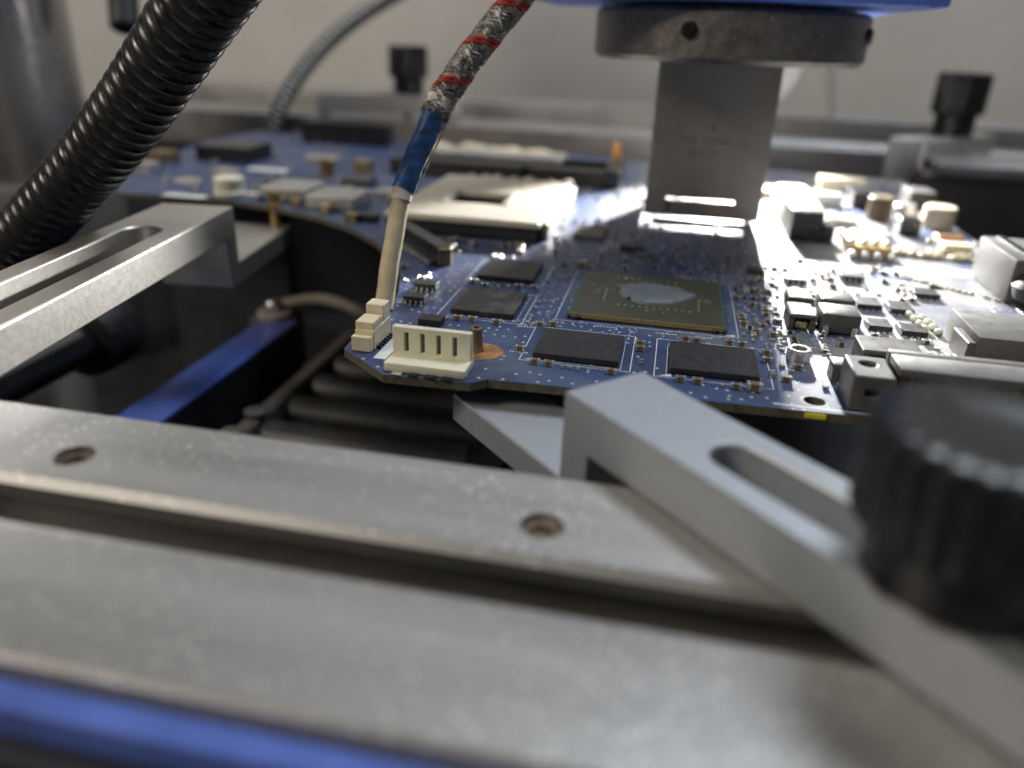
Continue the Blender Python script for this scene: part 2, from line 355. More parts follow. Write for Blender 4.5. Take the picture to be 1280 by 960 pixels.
# ------------------------------------------------------------------ clamp arms
def knob(parent, c, z, r, h, neck=.78, nh=.34):
    n = 40
    st = MB().lathe([(r*neck, z), (r*neck, z+h*nh*.9), (r*neck*.9, z+h*nh)], c, 32).build('knob_collar', blackp, parent, (*c, z))
    cap = MB().lathe([(r*.86, z+h*nh-.1), (r*.98, z+h*nh+.5), (r, z+h*nh+1), (r, z+h-1.2), (r*.96, z+h-.4), (r*.88, z+h), (r*.5, z+h-.15), (r*.42, z+h-.5)], c, 144,
                     mod=lambda a, k: 1-.05*(.5+.5*math.cos(a*24))**2 if 1 < k < 6 else 1).build('knob', blackp, parent, (*c, z))
    return cap
def arm(label, origin, ang, length, width, slot0, slot1, ztop, zbot, zledge, ledge_t, ledge_len, mat, kc=None, kr=8.5, kh=18, pin=None):
    """origin: tip corner on the arm axis; the arm runs from its tip along ang"""
    t = thing('clamp_arm', label, 'clamp', (*origin, zbot), 'clamp arms holding the board')
    def W(u, v): a, b = rot2(u, v, ang); return (origin[0]+a, origin[1]+b)
    hw = width/2
    prof = [(0, ztop), (length, ztop), (length, zbot), (5.2, zbot), (5.2, zledge-ledge_t), (-ledge_len, zledge-ledge_t), (-ledge_len, zledge), (0, zledge)]
    mb = MB(); mb.prism(prof, -hw, hw)
    for v in mb.bm.verts:
        u, z, l = v.co; x, y = W(u, l); v.co = (x, y, z)
    o = mb.build('arm_bar', mat, t)
    cb = MB(); pts = []; sw = width*.235
    for i in range(13): a = math.pi/2+math.pi*i/12; pts.append(W(slot0+sw*math.cos(a), sw*math.sin(a)))
    for i in range(13): a = -math.pi/2+math.pi*i/12; pts.append(W(slot1+sw*math.cos(a), sw*math.sin(a)))
    cb.prism(pts, zbot-3, ztop+3); cut(o, cb); soften(o, .35, 2)
    if kc is not None:
        c = W(kc, 0); knob(t, c, ztop+.3, kr, kh)
        MB().lathe([(kr*.8, ztop-.02), (kr*.8, ztop+.35)], c, 32).build('washer', steel, t, (*c, ztop))
        MB().cyl(sw*.8, zbot-5, ztop+.2, c, 16).build('bolt', steel, t, (*c, ztop))
    if pin is not None:
        c = W(*pin); MB().lathe([(1.5, zledge-.05), (1.5, -1.5), (2.2, -1.5), (2.2, -1.35)], c, 16).build('support_pin', brass, t, (*c, zledge))
    return t
arm('bluish grey clamp arm on the slotted rail, tip by the square memory chips', (-3.9, -58.9), R(-45.3), 66, 12.7, 22.5, 56, 8.0, 1.05, -4.4, 4.6, 29, alu_blast, kc=45.8, kr=9.5, kh=14.2)
arm('bright silver clamp arm under the corrugated hose, stepped end over dark gap', (-108.8, 16.6), R(-82.2), 114, 17.5, 27, 106, 8.0, 1.05, -5.6, 5.2, 40, alu_arm, kc=100, kr=8.6, kh=15)
arm('pale rear clamp arm with its lit square tip painted white, below a black knob', (97, 206), R(48), 60, 13.5, 22, 50, 14.0, 5.6, -4, 4, 16, alu_arm, kc=32, kr=10.5, kh=25)
arm('far clamp arm of dull metal beside the silver gooseneck tube', (-172, 224), R(20), 70, 12, 30, 62, 18.0, 9.5, -2, 4, 14, alu_arm, kc=44, kr=9.5, kh=22)
arm('clamp arm with a black knob at the dark side bracket', (182, 216), R(65), 50, 12, 18, 42, 14.0, 5.6, -4, 4, 10, alu_arm, kc=14, kr=10.5, kh=19)
ta = [o for o in bpy.data.objects if o.get('label', '').startswith('pale rear clamp arm')][0]
MB().box(89.5, 99.5, 201.5, 209.0, -3.9, 14.3, rz=R(20)).build('lit_tip_block', white_p, ta, (95, 205, -4), .8, 2)  # white block added to paint the lamp bounce on the arm tip
# side bracket at the right end
sb = thing('side_bracket', 'dark grey side bracket with a light edge, beyond the foil wrapped part', 'bracket', (170, 170, -60))
MB().box(100, 330, 188, 226, -60, 3.0).build('plate', darkgrey, sb, bevel=1, seg=2)
MB().box(104, 330, 183, 228, 3.05, 7.5).build('top_edge', rail2_m, sb, bevel=.6, seg=2)

# ------------------------------------------------------------------ lower parts inside the machine
bb = thing('frame_beam', 'blue inner frame beam with rust marks beside the dark heater', 'beam', (-117, 20, -60))
MB().box(-123.5, -112.5, -70, 68, -88, -41.3).build('beam_body', tray_m, bb)  # black sides put the beam's shade into its colour
MB().box(-124, -112, -70, 68, -41.25, -40).build('beam_top', M('blue_worn', (.075, .15, .60), .42, 0, .08, 150, .05, 1200, dirt=.75, dcol=(.10, .08, .09), dscale=34), bb, bevel=.5, seg=2)
MB().lathe([(5.6, -39.9), (5.6, -38.2), (5.0, -37.8)], (-121, 70), 28).build('washer', cable_m, bb, (-121, 70, -40))
MB().lathe([(3.4, -37.7), (3.2, -35.4), (2.4, -34.4), (1.4, -34.3), (1.2, -35.5)], (-121, 70), 20).build('screw', steel, bb, (-121, 70, -38))
MB().box(-128, -114, 66, 76, -58, -40.1).build('bracket', darkgrey, bb)
tag(MB().tube(spline([(-121, 71, -36.8), (-108, 78, -35.5), (-94, 77, -38), (-78, 66, -41), (-64, 50, -46)], 10), 2.1, 12).build('cable', cable_m, None, (-121, 71, -40)), 'cream insulated cable curving from the blue beam screw', 'cable')
ht = thing('infrared_heater', 'dark ribbed heater below the front corner of the board', 'heater', (-60, 25, -70))
MB().box(-98, -18, -26, 80, -72, -58).build('heater_tray', tray_m, ht)
for i in range(7):
    y = -18+i*15.5
    MB().tube([(-95, y, -52), (-70, y, -52), (-45, y, -52), (-40, y, -52)], lambda k, a: 5.6 if 0 < k < 3 else 5.2, 16).build('heating_tube', heat_m, ht, (-65, y, -52))
MB().box(-100.5, -96, -26, 80, -60, -46).build('end_bracket', darkgrey, ht, bevel=.6)
for y in (2, 14): MB().lathe([(3, -45.9), (3, -44.5), (2, -44)], (-98.2, y), 16).build('screw', darkgrey, ht, (-98.2, y, -46))
MB().box(-39.5, -30, -26, 80, -60, -47).build('end_bracket', tray_m, ht, bevel=.6)
bl = tag(MB().box(-104, -101, -60, 3, -88, -50).build('blue_plate', bluep, None, (-102, -30, -88), bevel=.3), 'small blue plate seen in the dark gap below the blue beam', 'plate')
sp = tag(MB().box(-178, -172, -60, 44, -90, -2).build('side_plate', M('warm_grey_plate', (.34, .31, .28), .6, 0, .1, 40), None, (-175, 10, -90), bevel=.6), 'dull brown grey side plate behind the guide rod', 'plate')
gr = thing('guide_rod', 'dark shiny guide rod with a black rubber end under the silver arm', 'rod', (-160, 0, -45))
rodc = (-158, -36)
mb = MB().lathe([(6.5, -75), (6.5, 30)], (0, 0), 32)
for v in mb.bm.verts: v.co = Vector((v.co.x-152, v.co.z, v.co.y-33))
mb.build('shaft', M('dark_chrome', (.16, .16, .17), .16, .9, .1, 100), gr)
mb = MB().lathe([(8, 18), (10.5, 19), (11, 22), (11, 31), (10, 33)], (0, 0), 36)
for v in mb.bm.verts: v.co = Vector((v.co.x-152, v.co.z, v.co.y-33))
mb.build('end_stop', rubber, gr)
ip = tag(MB().box(-168, -122, 84, 88, -90, -2).build('inner_plate', M('navy_plate', (.03, .032, .042), .5, 0, .2, 60), None, (-150, 86, -90), bevel=.5), 'dark navy inner plate behind the blue beam end', 'plate')

# ------------------------------------------------------------------ circuit board
BD = thing('circuit_board', 'blue laptop circuit board crowded with chips and connectors, held by clamp arms', 'circuit board', (-20, 60, -1.4))
outline = [(-38.2, -48.2), (-24.6, -47.6), (-22.4, -45.6), (34, -43), (92, -41), (93, 30), (88, 60), (86, 100), (90, 150), (92, 186), (-20, 196), (-128, 206), (-196, 206), (-200, 170), (-186, 108), (-174, 68),
           (-160, 55.5), (-142, 57), (-124, 58), (-108, 54), (-93, 47.5), (-80, 39), (-68.5, 27.5), (-59, 14), (-53, 2), (-49.5, -9), (-47.3, -20), (-48.2, -37), (-47.9, -40.3)]
def circ(c, r, n=20): return [(c[0]+r*math.cos(2*math.pi*i/n), c[1]+r*math.sin(2*math.pi*i/n)) for i in range(n)]
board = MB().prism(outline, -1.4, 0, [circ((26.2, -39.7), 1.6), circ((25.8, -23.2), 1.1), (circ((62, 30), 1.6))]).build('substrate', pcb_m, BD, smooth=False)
board.data.materials.append(fr4)
for p in board.data.polygons:
    if abs(p.normal.z) < .5: p.material_index = 1
occ = []                                  # footprints (x0,x1,y0,y1) kept free of scattered parts
def keep(x0, x1, y0, y1, m=.4): occ.append((x0-m, x1+m, y0-m, y1+m))
def free(x, y, r):
    return not any(x0-r < x < x1+r and y0-r < y < y1+r for x0, x1, y0, y1 in occ)
def part(name, mb, mat, at, bevel=.12, seg=1, parent=None): return mb.build(name, mat, parent or BD, at, bevel, seg)

# memory chips
def mem(x, y, w, d, mat):
    o = part('memory_chip', MB().box(x-w/2, x+w/2, y-d/2, y+d/2, .18, 1.15), mat, (x, y, 0), .1)
    MB().box(x-w/2+.5, x+w/2-.5, y-d/2+.5, y+d/2-.5, -.01, .2).build('ball_layer', tin, o, (x, y, 0))
    keep(x-w/2, x+w/2, y-d/2, y+d/2); return o
mA = mem(-29.9, -11.8, 12, 14, chalk_chip); mem(-30.5, 10.8, 12, 14, black_chip); mem(-10.3, -29.5, 14, 12, black_chip); mem(11.6, -29.4, 14, 12, black_chip)
# graphics chip
g = MB().box(-14.4, 14.4, -14.4, 14.4, .25, 1.2).build('graphics_chip', gpu_m, BD, (0, 0, 0), .06); keep(-14.4, 14.4, -14.4, 14.4, .8)
g.data.materials.append(gpu_edge)
g.data.materials.append(mask_green)
for p in g.data.polygons:
    if p.normal.y < -.7: p.material_index = 1
    elif abs(p.normal.x) > .7: p.material_index = 2
MB().box(-13.8, 13.8, -13.8, 13.8, -.01, .26).build('ball_layer', screw_m, g, (0, 0, 0))
for sx in (-1, 1): MB().box(sx*14.1-.22, sx*14.1+.22, -14.1, 14.1, 1.201, 1.22).build('edge_stripe', mask_green, g, (sx*14.1, 0, 0))
part('die', MB().box(-4.2, 5.4, -3.2, 6.2, 1.2, 1.6), black_chip, (0, 0, 0), .05, 1, g)
# smeared thermal paste
mb = MB(); N_ = 72; rings = []
for k, (f_, z) in enumerate(((1.0, 1.215), (.985, 1.42), (.93, 1.72), (.8, 1.9), (.55, 1.96), (.25, 1.99))):
    ring = []
    for i in range(N_):
        a = 2*math.pi*i/N_
        e = 1+.05*math.sin(3*a+1)+.04*math.sin(7*a+2)+.025*math.sin(17*a)+.02*math.sin(29*a+.5)
        e += .20*math.exp(-((a-.22)/.10)**2)+.16*math.exp(-((a-2.75)/.09)**2)
        ring.append(mb.bm.verts.new((.8+7.3*e*f_*math.cos(a), 1.6+6.6*e*f_*math.sin(a), z+random.uniform(-.03, .03)*(1 if k > 1 else 0))))
    rings.append(ring)
for a, b in zip(rings, rings[1:]):
    for i in range(N_): mb.bm.faces.new((a[i], a[(i+1) % N_], b[(i+1) % N_], b[i]))
mb.bm.faces.new(rings[-1]); mb.bm.faces.new(rings[0][::-1])
mb.build('thermal_paste', paste, g, (0, 0, 0))
mb = MB()
for i in range(26):
    a = random.uniform(-.25, .25)+random.choice((0, 3.1)); r_ = random.uniform(8, 12); x, y = .8+r_*math.cos(a), 1.8+r_*math.sin(a)*.9
    mb.lathe([(random.uniform(.12, .5), 1.2), (.08, 1.26)], (x, y), 8)
mb.build('paste_smear', paste, g, (0, 0, 0))
dot_me = MB().box(-.22, .22, -.28, .28, 0, .28).mesh((0, 0, 0), .04)
dots = [(-5.6+1.35*i, -7.6) for i in range(11)]+[(-.2, -9.6), (3, -9.6)]+[(-8.6, -6+1.5*i) for i in range(6)]+[(9.6, -6.6+1.4*i) for i in range(4)]+[(-7+1.5*i, 10.4) for i in range(9)]+[(-11.4, 4)]
for x, y in dots: put('package_capacitor', dot_me, tin, g, (x, y, 1.2))
for x, y in ((-14.3, -14.1), (-12.6, -14.5), (14.2, -14.2), (12.5, -14.6), (-14.3, 14.1), (14.2, 14.2)):
    MB().ball((x, y, .5), .55, 10, .7).build('corner_glue', rubber, g, (x, y, 0))

# silkscreen outlines
sk = MB(); zs = (.018, .03)
def sline(x0, y0, x1, y1, wd=.16):
    a = math.atan2(y1-y0, x1-x0); L_ = math.hypot(x1-x0, y1-y0); cx, cy = (x0+x1)/2, (y0+y1)/2
    sk.box(cx-L_/2, cx+L_/2, cy-wd/2, cy+wd/2, *zs, rz=a)
def srect(x0, x1, y0, y1, wd=.16):
    sline(x0, y0, x1, y0, wd); sline(x0, y1, x1, y1, wd); sline(x0, y0, x0, y1, wd); sline(x1, y0, x1, y1, wd)
srect(-38.2, -22.1, -20.4, -3.2); srect(-38.6, -22.4, 2.9, 19.6); srect(-19.3, -1.4, -36.6, -20.5); srect(2.4, 20.6, -37.0, -20.3); srect(-16.6, 16.6, -15.8, 18.0)
sline(-23.3, -19.2, -23.3, -4.4, .13); sline(-36.4, -19.2, -23.3, -19.2, .13); sline(-2.9, -35.9, -2.9, -23, .13); sline(-17.6, -35.9, -2.9, -35.9, .13); sline(4.3, -35.9, 4.3, -23, .13)
for x, y, d in ((-18.6, -36.1, 1), (3.1, -36.6, 1), (16.0, -15.4, -1)):
    vs = [sk.bm.verts.new(p) for p in ((x, y, .034), (x+2.0*d, y, .034), (x+2.0*d if d > 0 else x, y+1.1, .034))]; sk.bm.faces.new(vs)
for cx, cy, n in ((-22.4, -21.3, 6), (-21.4, -33.4, 6), (2.2, -17.4, 7), (-9, -17, 8), (9, -17.4, 6), (22, -33, 6), (36, 24, 10), (30, 32, 8), (56, 40, 12), (-42, -33, 5)):
    for i in range(n):
        x = cx+i*.55; sk.box(x-.16, x+.16, cy-random.uniform(.15, .32), cy+random.uniform(.15, .32), *zs)
for i in range(70):
    x, y = random.uniform(-24, 22), random.uniform(-21.5, -16)
    sk.box(x-.14, x+.14, y-.16, y+.16, *zs)
for i in range(60):
    x, y = random.uniform(-22, -16.8), random.uniform(-20, 20); sk.box(x-.12, x+.12, y-.15, y+.15, *zs)
o = sk.build('silkscreen', silk_m, BD, (0, 0, 0), smooth=False); o['kind'] = 'stuff'

# power header with four slots
hx0, hx1 = -38.6, -25.6
keep(hx0, hx1, -47.5, -41)
hd = MB().box(hx0, hx1, -47.0, -41.6, .02, 1.5).build('power_header', cream_w, BD, (-32, -45, 0), .25, 2)
bw = MB().box(hx0+.1, hx1-.1, -42.9, -41.7, 1.3, 6.0).build('back_wall', cream_w, hd, (-32, -42, 1.3))
hcut = MB()
for i in range(4): hcut.box(-36.55+i*2.62, -35.85+i*2.62, -44, -41, 1.9, 5.1)
cut(bw, hcut); soften(bw, .15, 2)
for i in range(4):
    MB().box(-36.5+i*2.62, -35.9+i*2.62, -42.3, -41.9, 1.4, 5.3).build('pin', engr, hd, (-36.2+i*2.62, -42.2, 1.4))
    MB().box(-37.0+i*2.62, -35.4+i*2.62, -48.1, -46.95, -.02, .3).build('solder_tab', screw_m if i else tin, hd, (-36.2+i*2.62, -47.5, 0), .08)
# narrow cream connector, its length along the board's side edge
keep(-46.8, -42.4, -40.5, -31)
cn = MB().box(-46.2, -42.9, -39.6, -31.6, .02, 3.4).build('cream_connector', cream, BD, (-44.5, -36, 0), .15)
MB().box(-46.15, -43.0, -39.3, -35.3, 3.3, 4.7).build('latch', cream, cn, (-44.5, -37, 3.5), .12)
MB().box(-46.1, -42.95, -34.7, -31.7, 3.3, 6.2).build('latch', cream, cn, (-44.5, -33, 3.5), .12)
MB().box(-46.4, -43.1, -40.7, -39.5, .02, 2.6).build('latch', cream, cn, (-45, -40, 0), .12)
for i in range(6): MB().box(-42.95, -42.1, -38.6+i*1.15, -38.1+i*1.15, .01, .45).build('pin', screw_m, cn, (-42.5, -38.4+i*1.15, 0))
part('label_patch', MB().box(-42.0, -39.9, -42.6, -32.2, .012, .03), label_m, (-41, -37, 0), 0)
# two eight-lead chips, small dark chip
def so8(x, y, w=4.3, d=4.4, h=1.5, rz=0, name='driver_chip'):
    o = MB().box(x-w/2, x+w/2, y-d/2+.6, y+d/2-.6, .15, h, taper=.12).build(name, black_chip, BD, (x, y, 0), .06)
    keep(x-w/2, x+w/2, y-d/2, y+d/2, .2)
    for s in (-1, 1):
        for i in range(4):
            px = x-w/2+w*(i+.5)/4; py = y+s*(d/2-.25)
            MB().box(px-.2, px+.2, py-.42, py+.42, .02, .22).box(px-.2, px+.2, py-s*.33-.1, py-s*.33+.1, .2, .85).build('lead', tin, o, (px, py, 0))
    return o
so8(-44.2, -14.0); so8(-44.6, -5.6, 4.6, 4.6)
part('small_chip', MB().box(-39.8, -35.6, -26.3, -23.2, .1, 1.3), black_chip, (-37.7, -24.8, 0), .08); keep(-40, -35.4, -26.5, -23)
# brass post on its copper pad
mb = MB().lathe([(3.7, .012), (3.7, .04)], (-26.0, -34.9), 40); mb.build('copper_pad', copper, BD, (-26, -34.9, 0)); keep(-29.8, -22, -38.6, -31.2, 0)
MB().lathe([(1.35, .03), (1.15, .5), (1.0, 3.4), (1.05, 4.0), (.9, 4.15), (.5, 4.15), (.5, 3.6)], (-26.9, -34.9), 24).build('brass_post', brass, BD, (-26.9, -34.9, 0))
ds = MB()
for i in range(14):
    a = 2*math.pi*i/14; ds.lathe([(.24, .03), (.2, .16)], (-26+2.9*math.cos(a), -34.9+2.9*math.sin(a)), 8)
ds.build('solder_dot_ring', tin, BD, (-26, -34.9, 0))
# slanted black connector with a metal end
sang = math.atan2(10.8-32, -45.5+63.5)
sl = MB().box(-67.5, -41.5, 20.3, 24.0, .02, 4.4, rz=sang).build('slanted_connector', blackp, BD, (-54.5, 22, 0), .2)
ex, ey = rot2(12.9, 0, sang); MB().box(-54.5+ex-.6, -54.5+ex+.6, 22.15+ey-1.7, 22.15+ey+1.7, .02, 4.0, rz=sang).build('end_cap', brass, sl, (-54.5+ex, 22.1+ey, 0), .2)
ex, ey = rot2(0, -2.7, sang); MB().box(-54.5+ex-11.5, -54.5+ex+11.5, 22.15+ey-.8, 22.15+ey+.8, .02, .7, rz=sang).build('solder_rail', tin, sl, (-54.5+ex, 22+ey, 0), .1)
for i in range(9): keep(-64.5+i*2.4, -60+i*2.4, 31.5-i*2.75, 36-i*2.75, .8)
# processor socket
so = thing_part = MB().box(-69.5, -29.5, 38.5, 98, .3, 3.3).build('processor_socket', M('socket_base', (.02, .022, .03), .5, 0, .2, 200), BD, (-49, 68, 0), .3)
keep(-70, -29, 37, 99)
plate = MB().box(-69.8, -29.2, 37.8, 98.5, 3.32, 5.2).build('cover_plate', socket_m, so, (-49, 68, 3.3))
cut(so, MB().box(-58.6, -43.2, 57, 72, .6, 7))
cut(plate, MB().box(-58.6, -43.2, 57, 72, 2, 7))
soften(plate, .6, 2)
mb = MB()                                            # raised chamfered rim of the opening
for x0, x1, y0, y1 in ((-61.4, -58.7, 55, 74), (-43.1, -40.4, 55, 74)): mb.box(x0, x1, y0, y1, 5.15, 5.5, taper=.3)
mb.build('opening_rim', socket_m, so, (-49, 66, 5.2), .1)
MB().box(-29.15, -27.4, 42, 96, .3, 4.4).build('lever_rail', socket_m, so, (-28.3, 68, 0), .3)
for i in range(7): MB().ball((-62+i*5.1+random.uniform(-1.5, 1.5), 97.5, 5.3), random.uniform(1, 1.9), 10, .5).build('residue_lump', socket_m, so, (-50, 97, 5.2))
pm = MB().box(-.22, .22, -.5, .5, 0, .35).mesh((0, 0, 0), .05)
for i in range(34): put('socket_pin', pm, tin, BD, (-58.5+i*.86, 36.4, 0))
keep(-60, -29, 35.5, 37.5)
# memory slots
rm = MB().box(-98, -19, 120, 128, .02, 5.6).build('memory_slot', M('slot_plastic', (.035, .03, .026), .4, 0, .15, 200, .05, 700), BD, (-58, 124, 0), .4); keep(-99, -18, 119, 151)
MB().box(-20.5, -15.5, 118.8, 150, .02, 6.4).build('slot_arm', blackp, rm, (-18, 134, 0), .3)
MB().box(-49.6, -46.8, 119.2, 128.4, .05, 6.2).build('key_tab', blackp, rm, (-48, 124, 0), .3)
MB().box(-97, -38, 136, 146, 4.6, 6.6).build('metal_lid', silver_can, rm, (-68, 141, 4.6), .4)
MB().box(-98, -22, 146.5, 151, .02, 5.0).build('slot_wall', blackp, rm, (-60, 148, 0), .3)
mb = MB()
for i in range(20):
    t_ = i/19; mb.ball((-104+t_*58+random.uniform(-2, 2), 186-t_*6+random.uniform(-4, 4), 1.2), random.uniform(2.2, 5.5), 8, .55)
mb.build('dried_adhesive', M('dried_glue', (.62, .54, .40), .6, 0, .15, 120), BD, (-75, 184, 0))
MB().lathe([(1.4, 0), (1.5, 7), (1.1, 10), (.4, 11)], (-20, 160), 14).build('amber_lamp', amber, BD, (-20, 160, 0))

# power stage to the right of the graphics chip
def coil(x0, x1, y0, y1, h, mat=ferrite):
    o = MB().box(x0, x1, y0, y1, .25, h).build('inductor', mat, BD, ((x0+x1)/2, (y0+y1)/2, 0), .5, 2); keep(x0, x1, y0, y1)
    for s in (x0+.4, x1-1.4): MB().box(s, s+1.0, y0-.35, y1+.35, .02, h*.45).build('terminal', tin, o, (s, y0, 0), .06)
    return o
coil(31.4, 38.2, -8.9, -2.0, 4.0); coil(32.6, 39.0, .9, 7.3, 3.8)
def coil_open(x0, x1, y0, y1, h):
    o = MB().box(x0, x1, y0, y1, h-.9, h).build('choke', ferrite, BD, ((x0+x1)/2, (y0+y1)/2, 0), .3); keep(x0, x1, y0, y1)
    for s in (x0, x1-1.0): MB().box(s, s+1.0, y0+.15, y1-.15, .02, h-.88).build('leg', ferrite, o, (s, y0, 0), .1)
    MB().box(x0+1.1, x1-1.1, y0+1.0, y1-.6, .02, h-1.4).build('winding', copper if h < 2.5 else gold, o, ((x0+x1)/2, y0+2, 0), .3)
coil_open(25.8, 30.6, -8.6, -1.0, 3.2); coil_open(26.9, 31.6, 2.8, 9.4, 3.0)
def mosfet(x0, x1, y0, y1, h=1.15):
    o = MB().box(x0, x1, y0, y1, .12, h, taper=.08).build('power_transistor', black_chip, BD, ((x0+x1)/2, (y0+y1)/2, 0), .1); keep(x0, x1, y0-.8, y1+.8)
    for s in (-1, 1):
        for i in range(4):
            px = x0+(x1-x0)*(i+.5)/4; py = y0-.35 if s < 0 else y1+.35
            MB().box(px-.3, px+.3, py-.4, py+.4, .02, .32).build('lead', tin, o, (px, py, 0), .05)
for q in ((40.7, 45.0, -4.6, .4), (46.2, 50.8, -5.8, -.8), (41.2, 46.0, 8.5, 14.4), (47.2, 51.8, 7.4, 13.2), (55, 60, 20, 25), (21, 25, 27, 31)): mosfet(*q)
so8(31, 24, 5, 5, 1.3); so8(44, 30, 5, 4.6, 1.4)
# standoff ring, mounting-hole ring, painted glow of the board edge
MB().lathe([(1.15, .02), (1.95, .02), (1.95, 2.0), (1.85, 2.1), (1.25, 2.1), (1.15, 2.0), (1.15, .02)], (25.8, -23.2), 28, cap=False).build('standoff_ring', tin, BD, (25.8, -23.2, 0)); keep(23.5, 28, -25.5, -21)
MB().lathe([(1.6, .015), (2.1, .015), (2.1, .035), (1.6, .035)], (26.2, -39.7), 28, cap=False).build('hole_ring', M('ring_gilt', (.3, .3, .33), .4, .5), BD, (26.2, -39.7, 0)); keep(23, 29, -43, -36.5)
MB().box(24.4, 27.4, -43.62, -43.3, -1.1, -.25).build('edge_glow', yellow, BD, (25.9, -43.4, -1), .1)
part('copper_strip', MB().box(20, 34, -42.4, -41.9, .012, .03), silk_m, (27, -42, 0), 0)
# drive connector at the edge
dc = MB().box(30.4, 36.2, -41.6, -33.2, .02, 5.6).build('drive_connector', grey_plastic, BD, (44, -37, 0)); keep(30, 78, -42.5, -30)
cut(dc, MB().cyl(1.15, 3, 7, (33.2, -36.4), 20).box(32.4, 34.2, -43, -40, 2.4, 3.4)); soften(dc, .3, 2)
MB().box(36.25, 78, -35.2, -33.2, .02, 7.2).build('rear_wall', grey_plastic, dc, (50, -34, 0), .3, 2)
MB().box(36.25, 78, -41.4, -35.25, 5.9, 7.2).build('roof_lip', grey_plastic, dc, (50, -38, 6), .3, 2)
MB().box(36.25, 78, -41.6, -35.3, .02, 1.4).build('floor_lip', grey_plastic, dc, (50, -38, 0), .2)
fin = MB().box(-.22, .22, -2.8, 2.8, 0, 4.3).mesh((0, 0, 0), .04)
for i in range(14): put('contact_fin', fin, brass, dc, (38.2+i*2.75, -38.2, 1.45))
sc1 = MB().box(29.6, 33.6, -31.6, -28.0, 2.2, 3.1).build('switch', grey_plastic, BD, (31.6, -30, 0), .25, 2); keep(29.4, 33.8, -32, -27.5)
for sx in (29.7, 32.5): MB().box(sx, sx+1.0, -31.5, -28.1, .02, 2.25).build('leg', grey_plastic, sc1, (sx, -30, 0))
MB().box(30.8, 32.4, -30.4, -28.2, .02, 1.7).build('coil', gold, sc1, (31.6, -30, 0), .2)
sc2 = MB().box(35.0, 44.5, -25.8, -18.6, 3.0, 3.9).build('card_socket', grey_plastic, BD, (40, -22, 0), .2); keep(34.6, 45, -26.2, -18)
for sx in (35.1, 43.4): MB().box(sx, sx+1.0, -25.7, -18.7, .02, 3.05).build('side_wall', grey_plastic, sc2, (sx, -22, 0))
MB().box(36.2, 43.3, -21, -18.7, .02, 3.0).build('rear_wall', blackp, sc2, (40, -20, 0)); MB().box(37.5, 40.5, -25, -22, .02, 1.3).build('contact', gold, sc2, (39, -23.5, 0), .2)
bx = MB().box(54.6, 80, -17.6, -1.8, .02, 5.2).build('shielded_block', grey_plastic, BD, (66, -10, 0), .4, 2); keep(54, 81, -18, -1)
MB().box(53.4, 54.8, -16.8, -9, .02, 3.8).build('tab', grey_plastic, bx, (54, -13, 0), .15)
for r0, x in ((0, 69.2), (1, 74.6)):
    for i in range(20): put('header_pin', pm, gold, BD, (x, 2.5+i*1.18, 0), R(90))
    keep(x-1.2, x+1.2, 1, 27)
# foil-wrapped square part with a dark round face
fb = MB().box(73, 95, 22, 44, .02, 9.5).build('foil_block', grey_plastic, BD, (81, 33, 0), .5, 2)
MB().box(76, 77.6, 23, 43.6, 9.45, 9.9).build('seam', blackp, fb, (77, 33, 9.5)); keep(69, 93, 18, 46)
MB().lathe([(5.0, .1), (7.2, 2.0), (7.8, 4.5), (6.6, 6.6)], (80.8, 20.5), 28).build('round_face', rubber, fb, (82, 23, 0))
mb = MB()
for i in range(34):
    c = (random.uniform(75.5, 88), random.uniform(14, 22), random.uniform(5.8, 8.8)); r_ = random.uniform(.8, 2.0)
    n0 = len(mb.bm.verts); bmesh.ops.create_icosphere(mb.bm, subdivisions=1, radius=r_, matrix=Matrix.Translation(c) @ Matrix.Rotation(random.uniform(0, 3), 4, 'X') @ Matrix.Diagonal((1, random.uniform(.5, 1.4), random.uniform(.3, .9), 1)))
for v in mb.bm.verts: v.co += Vector((random.uniform(-.4, .4), random.uniform(-.4, .4), random.uniform(-.4, .4)))
mb.build('crumpled_foil', foil, fb, (82, 22, 8), smooth=False)
# cream header with solder beads
ch = MB().box(47.6, 57.2, 52.0, 66.0, .02, 2.8).build('bead_header', M('ochre_nylon', (.58, .42, .18), .5, 0, .15, 300), BD, (52, 59, 0), .3, 2); keep(45, 59, 46, 69)
bead = MB().ball((0, 0, 0), 1.25, 12, .9).mesh()
for i in range(4):
    for j, y in enumerate((50.2, 55.5, 60.5, 65.5)):
        put('solder_bead', bead, cream_w if j else tin, ch, (47.9+i*2.95+random.uniform(-.2, .2), y, 1.0 if j == 0 else 3.0))
bead2 = MB().ball((0, 0, 0), .8, 10, .8).mesh()
for i in range(8): put('bead', bead2, cream_w, BD, (50.6+(i % 2)*1.9+i*.12, 6.6-i*1.35, .6))
keep(49.6, 54.5, -5, 8)
# tall connector beside the nozzle
tc_ = MB().box(34.2, 42.6, 66, 106, .02, 8.2).build('tall_connector', cream_w, BD, (38, 86, 0), .4, 2); keep(33, 45, 64, 108)
MB().box(34.4, 42.4, 64.6, 66.05, .02, 7.8).build('front_cap', blackp, tc_, (38, 65, 0), .2)
MB().box(42.5, 45.6, 64.8, 72, .02, 4.6).build('front_step', blackp, tc_, (44, 68, 0), .2)
